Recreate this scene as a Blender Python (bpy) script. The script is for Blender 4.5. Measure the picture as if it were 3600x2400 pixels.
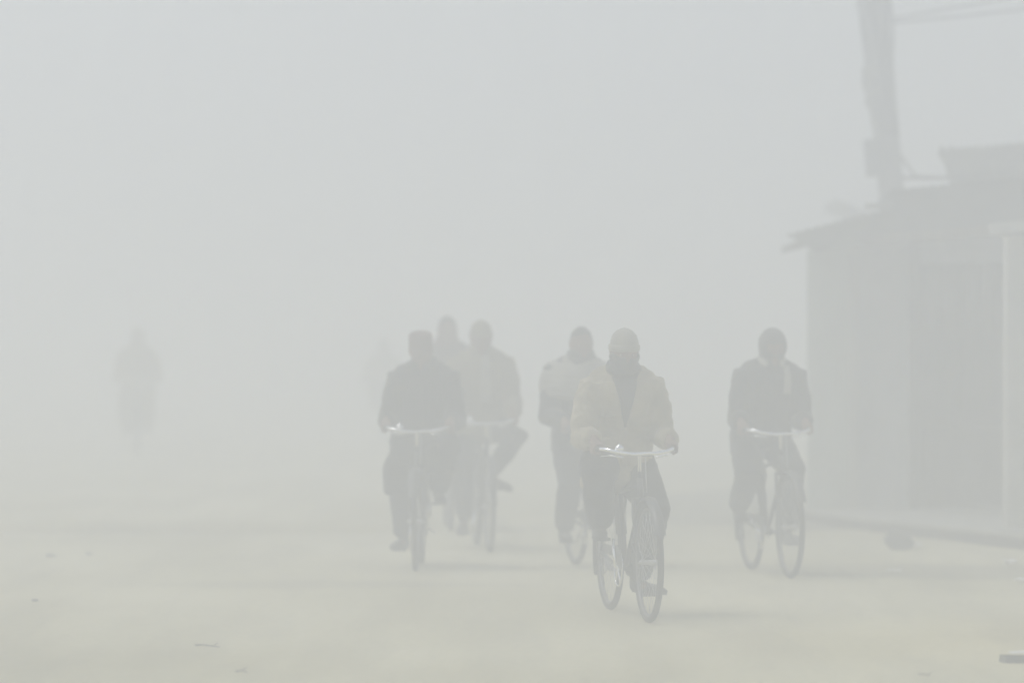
import bpy, bmesh, math, random
from mathutils import Vector, Matrix, noise
from mathutils.bvhtree import BVHTree

random.seed(7)
R = math.radians
S = bpy.context.scene
for o in list(bpy.data.objects):
    bpy.data.objects.remove(o)
COL = S.collection

# ------------------------------------------------------------------ camera, sky, sun, exposure
cam_d = bpy.data.cameras.new('camera')
cam = bpy.data.objects.new('camera', cam_d)
COL.objects.link(cam)
cam.location = (0, 0, 1.72)
cam.rotation_euler = (R(90 - 0.159), 0, 0)
cam_d.lens = 160
cam_d.sensor_width = 36
cam_d.clip_start = 0.1
cam_d.clip_end = 2000
cam_d.dof.use_dof = True
cam_d.dof.focus_distance = 26.4
cam_d.dof.aperture_fstop = 1.4
S.camera = cam

SUN_EL, SUN_AZ = R(60), R(-80)          # high on the left
world = bpy.data.worlds.new('World')
S.world = world
world.use_nodes = True
wn = world.node_tree
bg = wn.nodes['Background']
sky_n = wn.nodes.new('ShaderNodeTexSky')
sky_n.sky_type = 'NISHITA'
sky_n.sun_disc = False
sky_n.sun_elevation = SUN_EL
sky_n.sun_rotation = SUN_AZ
sky_n.air_density = 1.0
sky_n.dust_density = 1.2
hsv = wn.nodes.new('ShaderNodeHueSaturation')
hsv.inputs['Saturation'].default_value = 0.575
wn.links.new(sky_n.outputs[0], hsv.inputs['Color'])
wn.links.new(hsv.outputs[0], bg.inputs['Color'])
bg.inputs['Strength'].default_value = 0.145

sun_d = bpy.data.lights.new('sun', 'SUN')
sun = bpy.data.objects.new('sun', sun_d)
COL.objects.link(sun)
sun_d.energy = 1.5
sun_d.angle = R(24)
sun_d.color = (1.0, 0.98, 0.945)
sdir = Vector((math.sin(SUN_AZ) * math.cos(SUN_EL), math.cos(SUN_AZ) * math.cos(SUN_EL), math.sin(SUN_EL)))
sun.rotation_euler = sdir.to_track_quat('Z', 'Y').to_euler()

S.view_settings.view_transform = 'Standard'
S.view_settings.look = 'None'
S.view_settings.gamma = 1.0
S.view_settings.use_curve_mapping = False
S.view_settings.exposure = 0.22
S.render.engine = 'CYCLES'
S.cycles.max_bounces = 12
S.cycles.diffuse_bounces = 4
S.cycles.glossy_bounces = 4
S.cycles.volume_bounces = 8
S.cycles.use_denoising = True
S.render.filter_size = 2.4
FOG_DENSITY = 0.0462

# ------------------------------------------------------------------ materials
MATS = {}
def mat(name, col, rough=0.85, var=0.12, scale=9.0, bump=0.0, bscale=60.0, metal=0.0, spec=0.3, sheen=0.0, stretch=(1, 1, 1)):
    if name in MATS:
        return MATS[name]
    m = bpy.data.materials.new(name)
    m.use_nodes = True
    nt = m.node_tree
    b = nt.nodes['Principled BSDF']
    tc = nt.nodes.new('ShaderNodeTexCoord')
    mp = nt.nodes.new('ShaderNodeMapping')
    mp.inputs['Scale'].default_value = stretch
    nt.links.new(tc.outputs['Object'], mp.inputs['Vector'])
    n = nt.nodes.new('ShaderNodeTexNoise')
    n.inputs['Scale'].default_value = scale
    n.inputs['Detail'].default_value = 6
    nt.links.new(mp.outputs[0], n.inputs['Vector'])
    r = nt.nodes.new('ShaderNodeValToRGB')
    r.color_ramp.elements[0].position = 0.28
    r.color_ramp.elements[1].position = 0.72
    r.color_ramp.elements[0].color = [c * (1 - var) for c in col] + [1]
    r.color_ramp.elements[1].color = [min(1, c * (1 + var)) for c in col] + [1]
    nt.links.new(n.outputs['Fac'], r.inputs['Fac'])
    nt.links.new(r.outputs[0], b.inputs['Base Color'])
    b.inputs['Roughness'].default_value = rough
    b.inputs['Metallic'].default_value = metal
    b.inputs['Specular IOR Level'].default_value = spec
    if sheen:
        b.inputs['Sheen Weight'].default_value = sheen
    if bump:
        n2 = nt.nodes.new('ShaderNodeTexNoise')
        n2.inputs['Scale'].default_value = bscale
        n2.inputs['Detail'].default_value = 4
        nt.links.new(mp.outputs[0], n2.inputs['Vector'])
        bp = nt.nodes.new('ShaderNodeBump')
        bp.inputs['Strength'].default_value = bump
        bp.inputs['Distance'].default_value = 0.01
        nt.links.new(n2.outputs['Fac'], bp.inputs['Height'])
        nt.links.new(bp.outputs[0], b.inputs['Normal'])
    MATS[name] = m
    return m

def cloth(name, col, var=0.18):
    return mat('cloth_' + name, col, 0.92, var, 7.0, 0.5, 130.0, 0, 0.15, 0.15)

CHROME = mat('chrome', (0.93, 0.93, 0.94), 0.05, 0.03, 20, 0, 60, 1.0, 0.5)
RIM = mat('dull_rim', (0.16, 0.16, 0.16), 0.5, 0.3, 30, 0.1, 80, 0.7)
STEEL = mat('worn_steel', (0.42, 0.42, 0.42), 0.4, 0.2, 30, 0.1, 80, 0.8)
BLACKPAINT = mat('black_enamel', (0.022, 0.023, 0.024), 0.35, 0.3, 12, 0.05, 50, 0, 0.5)
RUBBER = mat('tyre_rubber', (0.028, 0.027, 0.026), 0.9, 0.3, 25, 0.3, 90)
LEATHER = mat('saddle_leather', (0.05, 0.035, 0.025), 0.6, 0.3, 25, 0.2, 70)
GRIP = mat('grip_rubber', (0.03, 0.03, 0.03), 0.8, 0.2, 40)
SKIN = mat('skin', (0.17, 0.095, 0.06), 0.6, 0.12, 18, 0.1, 120)
HAIR = mat('hair', (0.016, 0.014, 0.013), 0.7, 0.3, 60, 0.4, 160, stretch=(3, 3, 1))
EYE = mat('eye_white', (0.42, 0.39, 0.36), 0.3, 0.05, 20)
IRIS = mat('eye_dark', (0.02, 0.012, 0.008), 0.2, 0.1, 20)
SHOE = mat('shoe_leather', (0.03, 0.027, 0.025), 0.6, 0.25, 20, 0.2, 60)
SOLE = mat('shoe_sole', (0.06, 0.055, 0.05), 0.9, 0.2, 30)

# ------------------------------------------------------------------ mesh helpers
class MB:
    def __init__(self):
        self.v = []; self.f = []
    def loft(self, rings, ref=(0, 1, 0), seg=14, cap=0.6):
        """rings: (pos, ra, rb); ra along ref, rb across; closed with domed ends"""
        P = [Vector(r[0]) for r in rings]
        n = len(P)
        T = []
        for i in range(n):
            t = P[min(i + 1, n - 1)] - P[max(i - 1, 0)]
            T.append(t.normalized() if t.length > 1e-9 else Vector((0, 0, 1)))
        ref = Vector(ref)
        full = []
        if cap:
            r0 = rings[0]; e = cap * min(r0[1], r0[2])
            full.append((P[0] - T[0] * e, r0[1] * .35, r0[2] * .35, T[0]))
            full.append((P[0] - T[0] * e * .72, r0[1] * .72, r0[2] * .72, T[0]))
        for i in range(n):
            full.append((P[i], rings[i][1], rings[i][2], T[i]))
        if cap:
            r1 = rings[-1]; e = cap * min(r1[1], r1[2])
            full.append((P[-1] + T[-1] * e * .72, r1[1] * .72, r1[2] * .72, T[-1]))
            full.append((P[-1] + T[-1] * e, r1[1] * .35, r1[2] * .35, T[-1]))
        base = len(self.v)
        for (p, ra, rb, t) in full:
            a = ref - t * ref.dot(t)
            if a.length < 1e-4:
                a = Vector((1, 0, 0)) - t * t.x
            a.normalize()
            b = t.cross(a)
            for k in range(seg):
                an = 2 * math.pi * k / seg
                self.v.append(tuple(p + a * (ra * math.cos(an)) + b * (rb * math.sin(an))))
        m = len(full)
        for i in range(m - 1):
            for k in range(seg):
                k2 = (k + 1) % seg
                self.f.append((base + i * seg + k, base + i * seg + k2, base + (i + 1) * seg + k2, base + (i + 1) * seg + k))
        self.f.append(tuple(base + k for k in range(seg))[::-1])
        self.f.append(tuple(base + (m - 1) * seg + k for k in range(seg)))
        return self
    def tube(self, pts, r, seg=8, cap=0.0, closed=False):
        if closed:
            P = [Vector(p) for p in pts]; n = len(P); base = len(self.v)
            nrm = (P[1] - P[0]).cross(P[n // 3] - P[0]).normalized()
            for i in range(n):
                t = (P[(i + 1) % n] - P[i - 1]).normalized()
                b = t.cross(nrm)
                for k in range(seg):
                    an = 2 * math.pi * k / seg
                    self.v.append(tuple(P[i] + nrm * (r * math.cos(an)) + b * (r * math.sin(an))))
            for i in range(n):
                i2 = (i + 1) % n
                for k in range(seg):
                    k2 = (k + 1) % seg
                    self.f.append((base + i * seg + k, base + i * seg + k2, base + i2 * seg + k2, base + i2 * seg + k))
            return self
        rr = r if isinstance(r, (list, tuple)) else [r] * len(pts)
        return self.loft([(p, q, q) for p, q in zip(pts, rr)], (0.13, 0.94, 0.31), seg, cap)
    def ball(self, c, rx, ry=None, rz=None, seg=14, rings=9, M=None):
        ry = rx if ry is None else ry; rz = rx if rz is None else rz
        c = Vector(c); base = len(self.v)
        M = M or Matrix.Identity(3)
        for i in range(1, rings):
            th = math.pi * i / rings
            for k in range(seg):
                ph = 2 * math.pi * k / seg
                self.v.append(tuple(c + M @ Vector((rx * math.sin(th) * math.cos(ph), ry * math.sin(th) * math.sin(ph), rz * math.cos(th)))))
        top = len(self.v); self.v.append(tuple(c + M @ Vector((0, 0, rz))))
        bot = len(self.v); self.v.append(tuple(c - M @ Vector((0, 0, rz))))
        for i in range(rings - 2):
            for k in range(seg):
                k2 = (k + 1) % seg
                self.f.append((base + i * seg + k, base + (i + 1) * seg + k, base + (i + 1) * seg + k2, base + i * seg + k2))
        for k in range(seg):
            k2 = (k + 1) % seg
            self.f.append((top, base + k, base + k2))
            self.f.append((bot, base + (rings - 2) * seg + k2, base + (rings - 2) * seg + k))
        return self
    def box(self, c, s, M=None):
        c = Vector(c); base = len(self.v); M = M or Matrix.Identity(3)
        for x in (-1, 1):
            for y in (-1, 1):
                for z in (-1, 1):
                    self.v.append(tuple(c + M @ Vector((x * s[0] / 2, y * s[1] / 2, z * s[2] / 2))))
        for q in ((0, 1, 3, 2), (4, 6, 7, 5), (0, 4, 5, 1), (2, 3, 7, 6), (0, 2, 6, 4), (1, 5, 7, 3)):
            self.f.append(tuple(base + i for i in q))
        return self
    def prism(self, pts, off):
        """polygon pts (3D) extruded by vector off"""
        base = len(self.v); n = len(pts); off = Vector(off)
        for p in pts: self.v.append(tuple(p))
        for p in pts: self.v.append(tuple(Vector(p) + off))
        self.f.append(tuple(range(base, base + n))[::-1])
        self.f.append(tuple(range(base + n, base + 2 * n)))
        for i in range(n):
            j = (i + 1) % n
            self.f.append((base + i, base + j, base + n + j, base + n + i))
        return self
    def lathe(self, prof, M, seg=20, sx=1.0, sy=1.0):
        """prof (r,z) from bottom to top, M 4x4"""
        base = len(self.v)
        for (r, z) in prof:
            for k in range(seg):
                an = 2 * math.pi * k / seg
                self.v.append(tuple(M @ Vector((r * sx * math.cos(an), r * sy * math.sin(an), z))))
        m = len(prof)
        for i in range(m - 1):
            for k in range(seg):
                k2 = (k + 1) % seg
                self.f.append((base + i * seg + k, base + i * seg + k2, base + (i + 1) * seg + k2, base + (i + 1) * seg + k))
        self.f.append(tuple(base + k for k in range(seg))[::-1])
        self.f.append(tuple(base + (m - 1) * seg + k for k in range(seg)))
        return self
    def mesh(self, name, smooth=True):
        me = bpy.data.meshes.new(name)
        me.from_pydata(self.v, [], self.f)
        bm = bmesh.new(); bm.from_mesh(me)
        bmesh.ops.recalc_face_normals(bm, faces=bm.faces)
        bm.to_mesh(me); bm.free()
        if smooth:
            for p in me.polygons: p.use_smooth = True
        return me
    def build(self, name, m, parent=None, smooth=True, bevel=0.0):
        me = self.mesh(name, smooth)
        if bevel:
            bm = bmesh.new(); bm.from_mesh(me)
            bmesh.ops.bevel(bm, geom=[e for e in bm.edges if e.is_manifold and e.calc_face_angle(0) > 0.6], offset=bevel, segments=2, affect='EDGES', profile=0.6)
            bm.to_mesh(me); bm.free()
        me.materials.append(m)
        o = bpy.data.objects.new(name, me)
        COL.objects.link(o)
        o.parent = parent
        return o

def organic(name, mb, m, parent, voxel=0.008, smooth=3, fold=0.0, fscale=6.0, seed=0):
    """fuse overlapping solids into one continuous skin, then crease it a little"""
    me = mb.mesh(name)
    o = bpy.data.objects.new(name, me)
    COL.objects.link(o)
    r = o.modifiers.new('r', 'REMESH'); r.mode = 'VOXEL'; r.voxel_size = voxel
    s = o.modifiers.new('s', 'SMOOTH'); s.factor = 0.5; s.iterations = smooth
    dg = bpy.context.evaluated_depsgraph_get()
    me2 = bpy.data.meshes.new_from_object(o.evaluated_get(dg))
    o.modifiers.clear()
    o.data = me2
    bpy.data.meshes.remove(me)
    me2.name = name
    if fold:
        off = Vector((seed * 3.1, seed * 1.7, 0))
        ns = [(v.co.copy(), v.normal.copy()) for v in me2.vertices]
        for v, (c, n) in zip(me2.vertices, ns):
            q = Vector((c.x * 0.8, c.y * 0.8, c.z * 1.25)) * fscale + off
            w = noise.noise(q) + 0.5 * (1 - 2 * abs(noise.noise(q * 2.3 + Vector((5, 0, 0)))))
            v.co = c + n * (fold * w)
    for p in me2.polygons: p.use_smooth = True
    me2.materials.clear(); me2.materials.append(m)
    o.parent = parent
    return o

def tag(o, label=None, cat=None, group=None, kind=None):
    if label: o['label'] = label
    if cat: o['category'] = cat
    if group: o['group'] = group
    if kind: o['kind'] = kind
    return o

def empty(name, loc, rz=0.0):
    o = bpy.data.objects.new(name, None)
    o.empty_display_size = 0.1
    COL.objects.link(o)
    o.location = loc
    o.rotation_euler = (0, 0, rz)
    return o

def copy_tree(o, parent=None):
    c = o.copy(); COL.objects.link(c); c.parent = parent
    for ch in list(o.children): copy_tree(ch, c)
    return c

# ------------------------------------------------------------------ the ground
def sstep(a, b, x):
    t = max(0.0, min(1.0, (x - a) / (b - a)))
    return t * t * (3 - 2 * t)

def ground_h(x, y):
    h = 0.022 * noise.noise(Vector((x * 0.5, y * 0.22, 1.3))) + 0.010 * noise.noise(Vector((x * 1.9, y * 0.9, 7.7)))
    # low broken ledge along the left verge and a bank on the right
    e = 38.7 + 0.12 * noise.noise(Vector((x * 0.7, 3.1, 0)))
    lf = sstep(-0.7, -1.25, x)
    h += lf * (0.075 * sstep(e - 0.015, e + 0.02, y) - 0.055 * math.exp(-((y - e + 0.22) / 0.16) ** 2))
    e2 = 49.5 + 0.5 * noise.noise(Vector((x * 0.5, 9.1, 0)))
    h += 0.05 * sstep(e2 - .05, e2 + .1, y) * sstep(0.9, 1.5, x)
    return h

def lines(segs):
    out = []
    for a, b, st in segs:
        n = max(1, int(round((b - a) / st)))
        out += [a + (b - a) * i / n for i in range(n)]
    out.append(segs[-1][1])
    return out

xs = lines([(-150, -30, 20), (-30, -8, 2), (-8, 8, 0.10), (8, 30, 2), (30, 150, 20)])
ys = lines([(-50, 10, 6), (10, 19, 0.5), (19, 38, 0.09), (38, 40, 0.035), (40, 52, 0.1), (52, 90, 0.6), (90, 250, 16)])
gv = [(x, y, ground_h(x, y)) for y in ys for x in xs]
nx = len(xs)
gf = [(j * nx + i, j * nx + i + 1, (j + 1) * nx + i + 1, (j + 1) * nx + i) for j in range(len(ys) - 1) for i in range(nx - 1)]
gme = bpy.data.meshes.new('ground')
gme.from_pydata(gv, [], gf)
for p in gme.polygons: p.use_smooth = True

gm = bpy.data.materials.new('sandy_road')
gm.use_nodes = True
nt = gm.node_tree
b = nt.nodes['Principled BSDF']
b.inputs['Roughness'].default_value = 0.95
b.inputs['Specular IOR Level'].default_value = 0.15
tc = nt.nodes.new('ShaderNodeTexCoord')
def gnoise(scale, sx, sy, det=5):
    mp = nt.nodes.new('ShaderNodeMapping'); mp.inputs['Scale'].default_value = (sx, sy, 1)
    nt.links.new(tc.outputs['Object'], mp.inputs['Vector'])
    n = nt.nodes.new('ShaderNodeTexNoise'); n.inputs['Scale'].default_value = scale; n.inputs['Detail'].default_value = det
    nt.links.new(mp.outputs[0], n.inputs['Vector'])
    return n.outputs['Fac']
def ramp(fac, p0, c0, p1, c1):
    r = nt.nodes.new('ShaderNodeValToRGB')
    r.color_ramp.elements[0].position = p0; r.color_ramp.elements[0].color = (*c0, 1)
    r.color_ramp.elements[1].position = p1; r.color_ramp.elements[1].color = (*c1, 1)
    nt.links.new(fac, r.inputs['Fac'])
    return r.outputs[0]
def mixc(mode, fac, a, bb):
    m = nt.nodes.new('ShaderNodeMix'); m.data_type = 'RGBA'; m.blend_type = mode
    m.inputs[0].default_value = fac
    nt.links.new(a, m.inputs[6]); nt.links.new(bb, m.inputs[7])
    return m.outputs[2]
base = ramp(gnoise(0.55, 1.0, 0.35), 0.36, (0.50, 0.46, 0.285), 0.64, (0.64, 0.595, 0.395))
fine = ramp(gnoise(14, 1, 1, 8), 0.3, (0.88, 0.88, 0.88), 0.7, (1.0, 1.0, 1.0))
tracks = ramp(gnoise(2.2, 1.0, 0.10, 4), 0.40, (0.86, 0.86, 0.87), 0.56, (1, 1, 1))
c = mixc('MULTIPLY', 1.0, base, fine)
c = mixc('MULTIPLY', 0.8, c, tracks)
def blob(cx, cy, rx, ry, soft, seed):
    mp = nt.nodes.new('ShaderNodeMapping')
    mp.inputs['Location'].default_value = (-cx / rx, -cy / ry, 0); mp.inputs['Scale'].default_value = (1 / rx, 1 / ry, 0)
    nt.links.new(tc.outputs['Object'], mp.inputs['Vector'])
    nz = nt.nodes.new('ShaderNodeTexNoise'); nz.inputs['Scale'].default_value = 1.1; nz.inputs['Detail'].default_value = 5; nz.noise_dimensions = '4D'; nz.inputs['W'].default_value = seed
    nt.links.new(tc.outputs['Object'], nz.inputs['Vector'])
    ad = nt.nodes.new('ShaderNodeVectorMath'); ad.operation = 'MULTIPLY_ADD'
    sb = nt.nodes.new('ShaderNodeVectorMath'); sb.operation = 'SUBTRACT'; sb.inputs[1].default_value = (.5, .5, .5)
    nt.links.new(nz.outputs['Color'], sb.inputs[0])
    nt.links.new(sb.outputs[0], ad.inputs[0]); ad.inputs[1].default_value = (.8, .5, 0); nt.links.new(mp.outputs[0], ad.inputs[2])
    ln = nt.nodes.new('ShaderNodeVectorMath'); ln.operation = 'LENGTH'; nt.links.new(ad.outputs[0], ln.inputs[0])
    return ln.outputs['Value'], soft
def soil_or_shade(c, args, col):
    v, soft = blob(*args)
    return mixc('MULTIPLY', 1.0, c, ramp(v, 1 - soft, col, 1.0, (1, 1, 1)))
# darker trodden earth near the shop, fresher sand near right, shade painted below the ledge
c = soil_or_shade(c, (3.0, 44.0, 2.2, 5.4, .12, 1.0), (.52, .53, .55))
c = soil_or_shade(c, (3.3, 32.6, 1.9, 1.3, .5, 2.0), (.70, .70, .72))
c = soil_or_shade(c, (-1.3, 30.6, 1.7, .7, .6, 3.0), (.84, .84, .85))
c = soil_or_shade(c, (-3.0, 38.35, 2.4, .34, .6, 4.0), (.55, .55, .57))  # shadow of the rut under the left ledge, painted into the ground colour
c = soil_or_shade(c, (2.6, 25.0, 1.6, 2.6, .8, 6.0), (1.07, 1.04, .96))
c = soil_or_shade(c, (-2.6, 23.0, 1.5, 2.4, .7, 5.0), (.84, .84, .84))
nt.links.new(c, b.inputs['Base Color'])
bp = nt.nodes.new('ShaderNodeBump'); bp.inputs['Strength'].default_value = 0.6; bp.inputs['Distance'].default_value = 0.02
nt.links.new(gnoise(22, 1, 1, 8), bp.inputs['Height'])
nt.links.new(bp.outputs[0], b.inputs['Normal'])
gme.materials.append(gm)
ground = bpy.data.objects.new('ground', gme)
COL.objects.link(ground)
tag(ground, 'pale sandy dirt road spreading to the fog', kind='structure')

# ------------------------------------------------------------------ buildings on the right
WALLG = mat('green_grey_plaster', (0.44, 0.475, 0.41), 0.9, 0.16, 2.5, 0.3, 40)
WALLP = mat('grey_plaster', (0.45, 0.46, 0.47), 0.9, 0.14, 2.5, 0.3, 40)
WALLD = mat('dark_plaster', (0.10, 0.10, 0.092), 0.95, 0.25, 3, 0.3, 40)  # plain dark plaster for the bay interior, hut and shed
LIME = mat('limewash', (0.42, 0.41, 0.36), 0.9, 0.15, 4, 0.3, 40)
TIN = mat('rusty_tin', (0.16, 0.165, 0.15), 0.7, 0.3, 5, 0.1, 30, 0.2)
TIMBER = mat('weathered_timber', (0.13, 0.115, 0.09), 0.9, 0.3, 6, 0.4, 50, stretch=(1, 1, .2))
PALETIMBER = mat('pale_timber', (0.5, 0.49, 0.45), 0.9, 0.15, 6, 0.3, 50)
THATCH = mat('thatch', (0.19, 0.185, 0.135), 0.95, 0.3, 14, 0.5, 60)
CONC = mat('plinth_concrete', (0.34, 0.335, 0.30), 0.95, 0.15, 4, 0.4, 40)

def corrugated(p00, p10, p11, p01, thick=0.012, amp=0.007, pitch=0.085):
    """tin sheet between four corners; ridges run from the 0 edge to the 1 edge"""
    p00, p10, p11, p01 = map(Vector, (p00, p10, p11, p01))
    L = (p10 - p00).length
    n = max(8, int(L / pitch * 6))
    up = (p10 - p00).cross(p01 - p00).normalized()
    if up.z < 0: up = -up
    mb = MB()
    rows = []
    for lay in (0, thick):
        for j in range(4):
            w = j / 3
            row = []
            for i in range(n + 1):
                u = i / n
                a = p00.lerp(p10, u); bq = p01.lerp(p11, u)
                q = a.lerp(bq, w) + up * (lay + amp * math.sin(u * L / pitch * 2 * math.pi))
                row.append(len(mb.v)); mb.v.append(tuple(q))
            rows.append(row)
    for lay in (0, 1):
        for j in range(3):
            r0, r1 = rows[lay * 4 + j], rows[lay * 4 + j + 1]
            for i in range(n):
                q = (r0[i], r0[i + 1], r1[i + 1], r1[i])
                mb.f.append(q if lay else q[::-1])
    for i in range(n):
        mb.f.append((rows[0][i], rows[0][i + 1], rows[4][i + 1], rows[4][i]))
        mb.f.append((rows[3][i + 1], rows[3][i], rows[7][i], rows[7][i + 1]))
    for j in range(3):
        mb.f.append((rows[j][0], rows[4 + j][0], rows[5 + j][0], rows[j + 1][0]))
        mb.f.append((rows[j][n], rows[j + 1][n], rows[5 + j][n], rows[4 + j][n]))
    return mb

shop = empty('roadside_shop', (2.63, 40.4, 0))
tag(shop, 'low plastered roadside shop with sagging tin roof and dark open bay', 'shop')
ox, oy = 2.63, 40.4
def L(x, y, z): return (x - ox, y - oy, z)
def wallbox(name, m, x0, x1, y0, y1, z0, z1, bevel=0.006):
    return MB().box(L((x0 + x1) / 2, (y0 + y1) / 2, (z0 + z1) / 2), (x1 - x0, y1 - y0, z1 - z0)).build(name, m, shop, False, bevel)
# front walls, left panel, pillar, grey panel, then the open bay
w = wallbox('wall', WALLG, 2.63, 2.985, 40.4, 40.62, 0.0, 2.42)
w['label'] = 'greenish plaster wall panel at the corner'
wallbox('wall', WALLP, 3.075, 3.52, 40.36, 40.58, 0.0, 2.62)
p = wallbox('pillar', LIME, 2.99, 3.07, 40.22, 40.64, 0.0, 2.52)
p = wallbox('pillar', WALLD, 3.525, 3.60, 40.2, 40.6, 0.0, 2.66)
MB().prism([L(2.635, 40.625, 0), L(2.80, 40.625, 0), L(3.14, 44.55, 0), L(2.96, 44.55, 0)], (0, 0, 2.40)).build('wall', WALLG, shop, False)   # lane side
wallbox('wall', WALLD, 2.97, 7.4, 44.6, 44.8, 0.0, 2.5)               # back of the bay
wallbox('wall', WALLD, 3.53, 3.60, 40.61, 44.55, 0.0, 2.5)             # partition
wallbox('lintel', WALLP, 3.605, 4.9, 40.25, 40.45, 2.30, 2.72)
cu = MB(); n_ = 40
for lay in (0, .006):
    for zz in (1.66, 2.0, 2.31):
        for i in range(n_ + 1):
            cu.v.append(L(3.612 + 1.0 * i / n_, 40.33 + .035 * math.sin(i * .9) + .015 * math.sin(i * 2.3 + zz) + lay, zz + (.03 * math.sin(i * .31) if zz < 1.7 else 0)))
for lay in (0, 1):
    for r_ in range(2):
        for i in range(n_):
            q0 = lay * 3 * (n_ + 1) + r_ * (n_ + 1) + i
            cu.f.append((q0, q0 + 1, q0 + n_ + 2, q0 + n_ + 1))
for i in range(n_):
    for r_ in (0, 2):
        q0 = r_ * (n_ + 1) + i; k0 = 3 * (n_ + 1)
        cu.f.append((q0, q0 + 1, q0 + 1 + k0, q0 + k0))
cu.build('sacking_curtain', mat('sacking', (0.20, 0.19, 0.155), 0.95, 0.2, 8, 0.4, 90), shop)
wallbox('counter', TIMBER, 3.75, 4.6, 40.9, 41.35, 0.0, 0.82)
for k, z in enumerate((1.25, 1.62, 1.98)):
    wallbox('shelf', TIMBER, 3.65, 5.2, 44.2, 44.55, z, z + 0.03, 0.003)
wallbox('door_shutter', mat('faded_shutter', (0.12, 0.135, 0.14), 0.8, 0.2, 6), 4.62, 4.72, 38.4, 40.2, 0.06, 2.25)
# verandah post and beam at the near end
wallbox('pillar', LIME, 3.955, 4.42, 36.3, 36.7, 0.10, 2.46)
MB().prism([L(3.80, 36.12, 2.465), L(5.2, 36.12, 2.60), L(5.2, 36.26, 2.60), L(3.80, 36.26, 2.465)], (0, 0, 0.09)).build('beam', PALETIMBER, shop, False, 0.004)
MB().prism([L(2.66, 40.15, 2.44), L(2.76, 40.15, 2.44), L(4.16, 36.34, 2.475), L(4.06, 36.34, 2.475)], (0, 0, 0.08)).build('beam', TIMBER, shop, False, 0.004)
# tin roofs: a low sheet over the corner, the higher main sheet beside it
lean = corrugated(L(2.372, 39.3, 2.52), L(3.36, 39.0, 2.775), L(3.72, 44.6, 2.86), L(2.76, 44.6, 2.60)).build('roof', TIN, shop)
lean['label'] = 'low tin roof sheet over the corner'
MB().prism([L(2.43, 39.36, 2.505), L(3.36, 39.06, 2.745), L(3.36, 39.06, 2.52), L(2.63, 39.34, 2.375)], (0.006, 0.07, 0)).build('fascia', mat('fascia_board', (0.17, 0.18, 0.15), 0.9, 0.2, 5), shop, False)
main = corrugated(L(3.22, 38.6, 2.885), L(5.4, 37.8, 3.08), L(5.9, 44.9, 3.2), L(3.6, 44.9, 2.95)).build('roof', TIN, shop)
main['label'] = 'higher main tin roof sheet'
MB().prism([L(3.24, 38.68, 2.865), L(5.4, 37.9, 3.055), L(5.4, 37.9, 2.62), L(3.24, 38.68, 2.46)], (0.02, 0.07, 0)).build('fascia', mat('dark_board', (0.13, 0.135, 0.13), 0.9, 0.2, 5), shop, False)  # dark board below the main roof sheet
for k in range(4):
    t = k / 3
    a = Vector(L(2.52 + .1 * t, 39.7 + 1.5 * k, 2.50 + .02 * t))
    MB().prism([a, a + Vector((0.85, 0, 0.225)), a + Vector((0.85, 0.07, 0.225)), a + Vector((0, 0.07, 0))], (0, 0, -0.07)).build('rafter', TIMBER, shop, False)
MB().box(L(3.13, 39.25, 2.775), (0.17, 0.25, 0.05)).build('roof_stone', CONC, shop, False, 0.015)

# raised plinth in front of the shop
pl = empty('plinth', (3.4, 37.6, 0))
tag(pl, 'low raised earth and concrete plinth along the shop front', 'plinth')
pts = [(2.52, 40.9), (2.60, 40.2), (2.95, 38.9), (3.33, 37.6), (3.70, 36.4), (4.02, 35.45), (4.6, 34.2), (6.5, 33.6), (6.5, 40.9)]
pts = [(x - 3.4 + 0.02 * math.sin(i * 2.1), y - 37.6) for i, (x, y) in enumerate(pts)]
MB().prism([Vector((x, y, 0.085)) for x, y in pts], (0, 0, 0.045)).build('slab', CONC, pl, False, 0.012)
MB().prism([Vector((x + .035, y + .02, -0.06)) for x, y in pts], (0, 0, 0.144)).build('footing', mat('shaded_footing', (0.09, 0.085, 0.075), 0.95, 0.3, 5, 0.5, 30), pl, False)  # shaded plinth face: the shade is put into this dark colour

# thatched hut behind
hut = empty('thatched_hut', (4.1, 43.2, 0))
tag(hut, 'taller hut behind the shop with thick ragged thatch roof', 'hut')
def H(x, y, z): return (x - 4.1, y - 43.2, z)
random.seed(3)
th = MB()
th.prism([H(x_, 42.6, z_) for x_, z_ in ((4.07, 3.16), (4.05, 3.24), (3.995, 3.33), (3.985, 3.37), (4.02, 3.44), (4.055, 3.40), (4.10, 3.37), (4.28, 3.40), (4.42, 3.395), (4.6, 3.44), (4.8, 3.45), (5.3, 3.53), (6.4, 3.62), (6.4, 3.2))], (0.44, 3.6, 0.0))
throof = th.build('roof', THATCH, hut, False)
st = MB()
for k in range(420):
    y = random.uniform(42.55, 45.8); z = random.uniform(3.15, 3.40) - (y - 42.6) * .03
    l = random.uniform(.03, .11)
    a = Vector(H(4.17 + (y - 42.6) * .105, y, z)); d = Vector((-l, random.uniform(-.03, .03), random.uniform(-.05, .05)))
    st.tube([a, a + d], [0.006, 0.003], 4)
for k in range(900):
    x = random.uniform(4.13, 6.3); zz = 3.39 + (x - 4.13) * 0.073
    if random.random() < .5:
        a = Vector(H(x, 42.62, random.uniform(3.17, zz))); d = Vector((random.uniform(-.03, .03), -random.uniform(.01, .05), random.uniform(-.04, .02)))
    else:
        a = Vector(H(x, 42.66, zz)); d = Vector((random.uniform(-.05, .05), -random.uniform(0, .04), random.uniform(.0, .03)))
    st.tube([a, a + d], [0.006, 0.003], 4)
tuft = [(4.16, 3.38)] * 26
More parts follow.
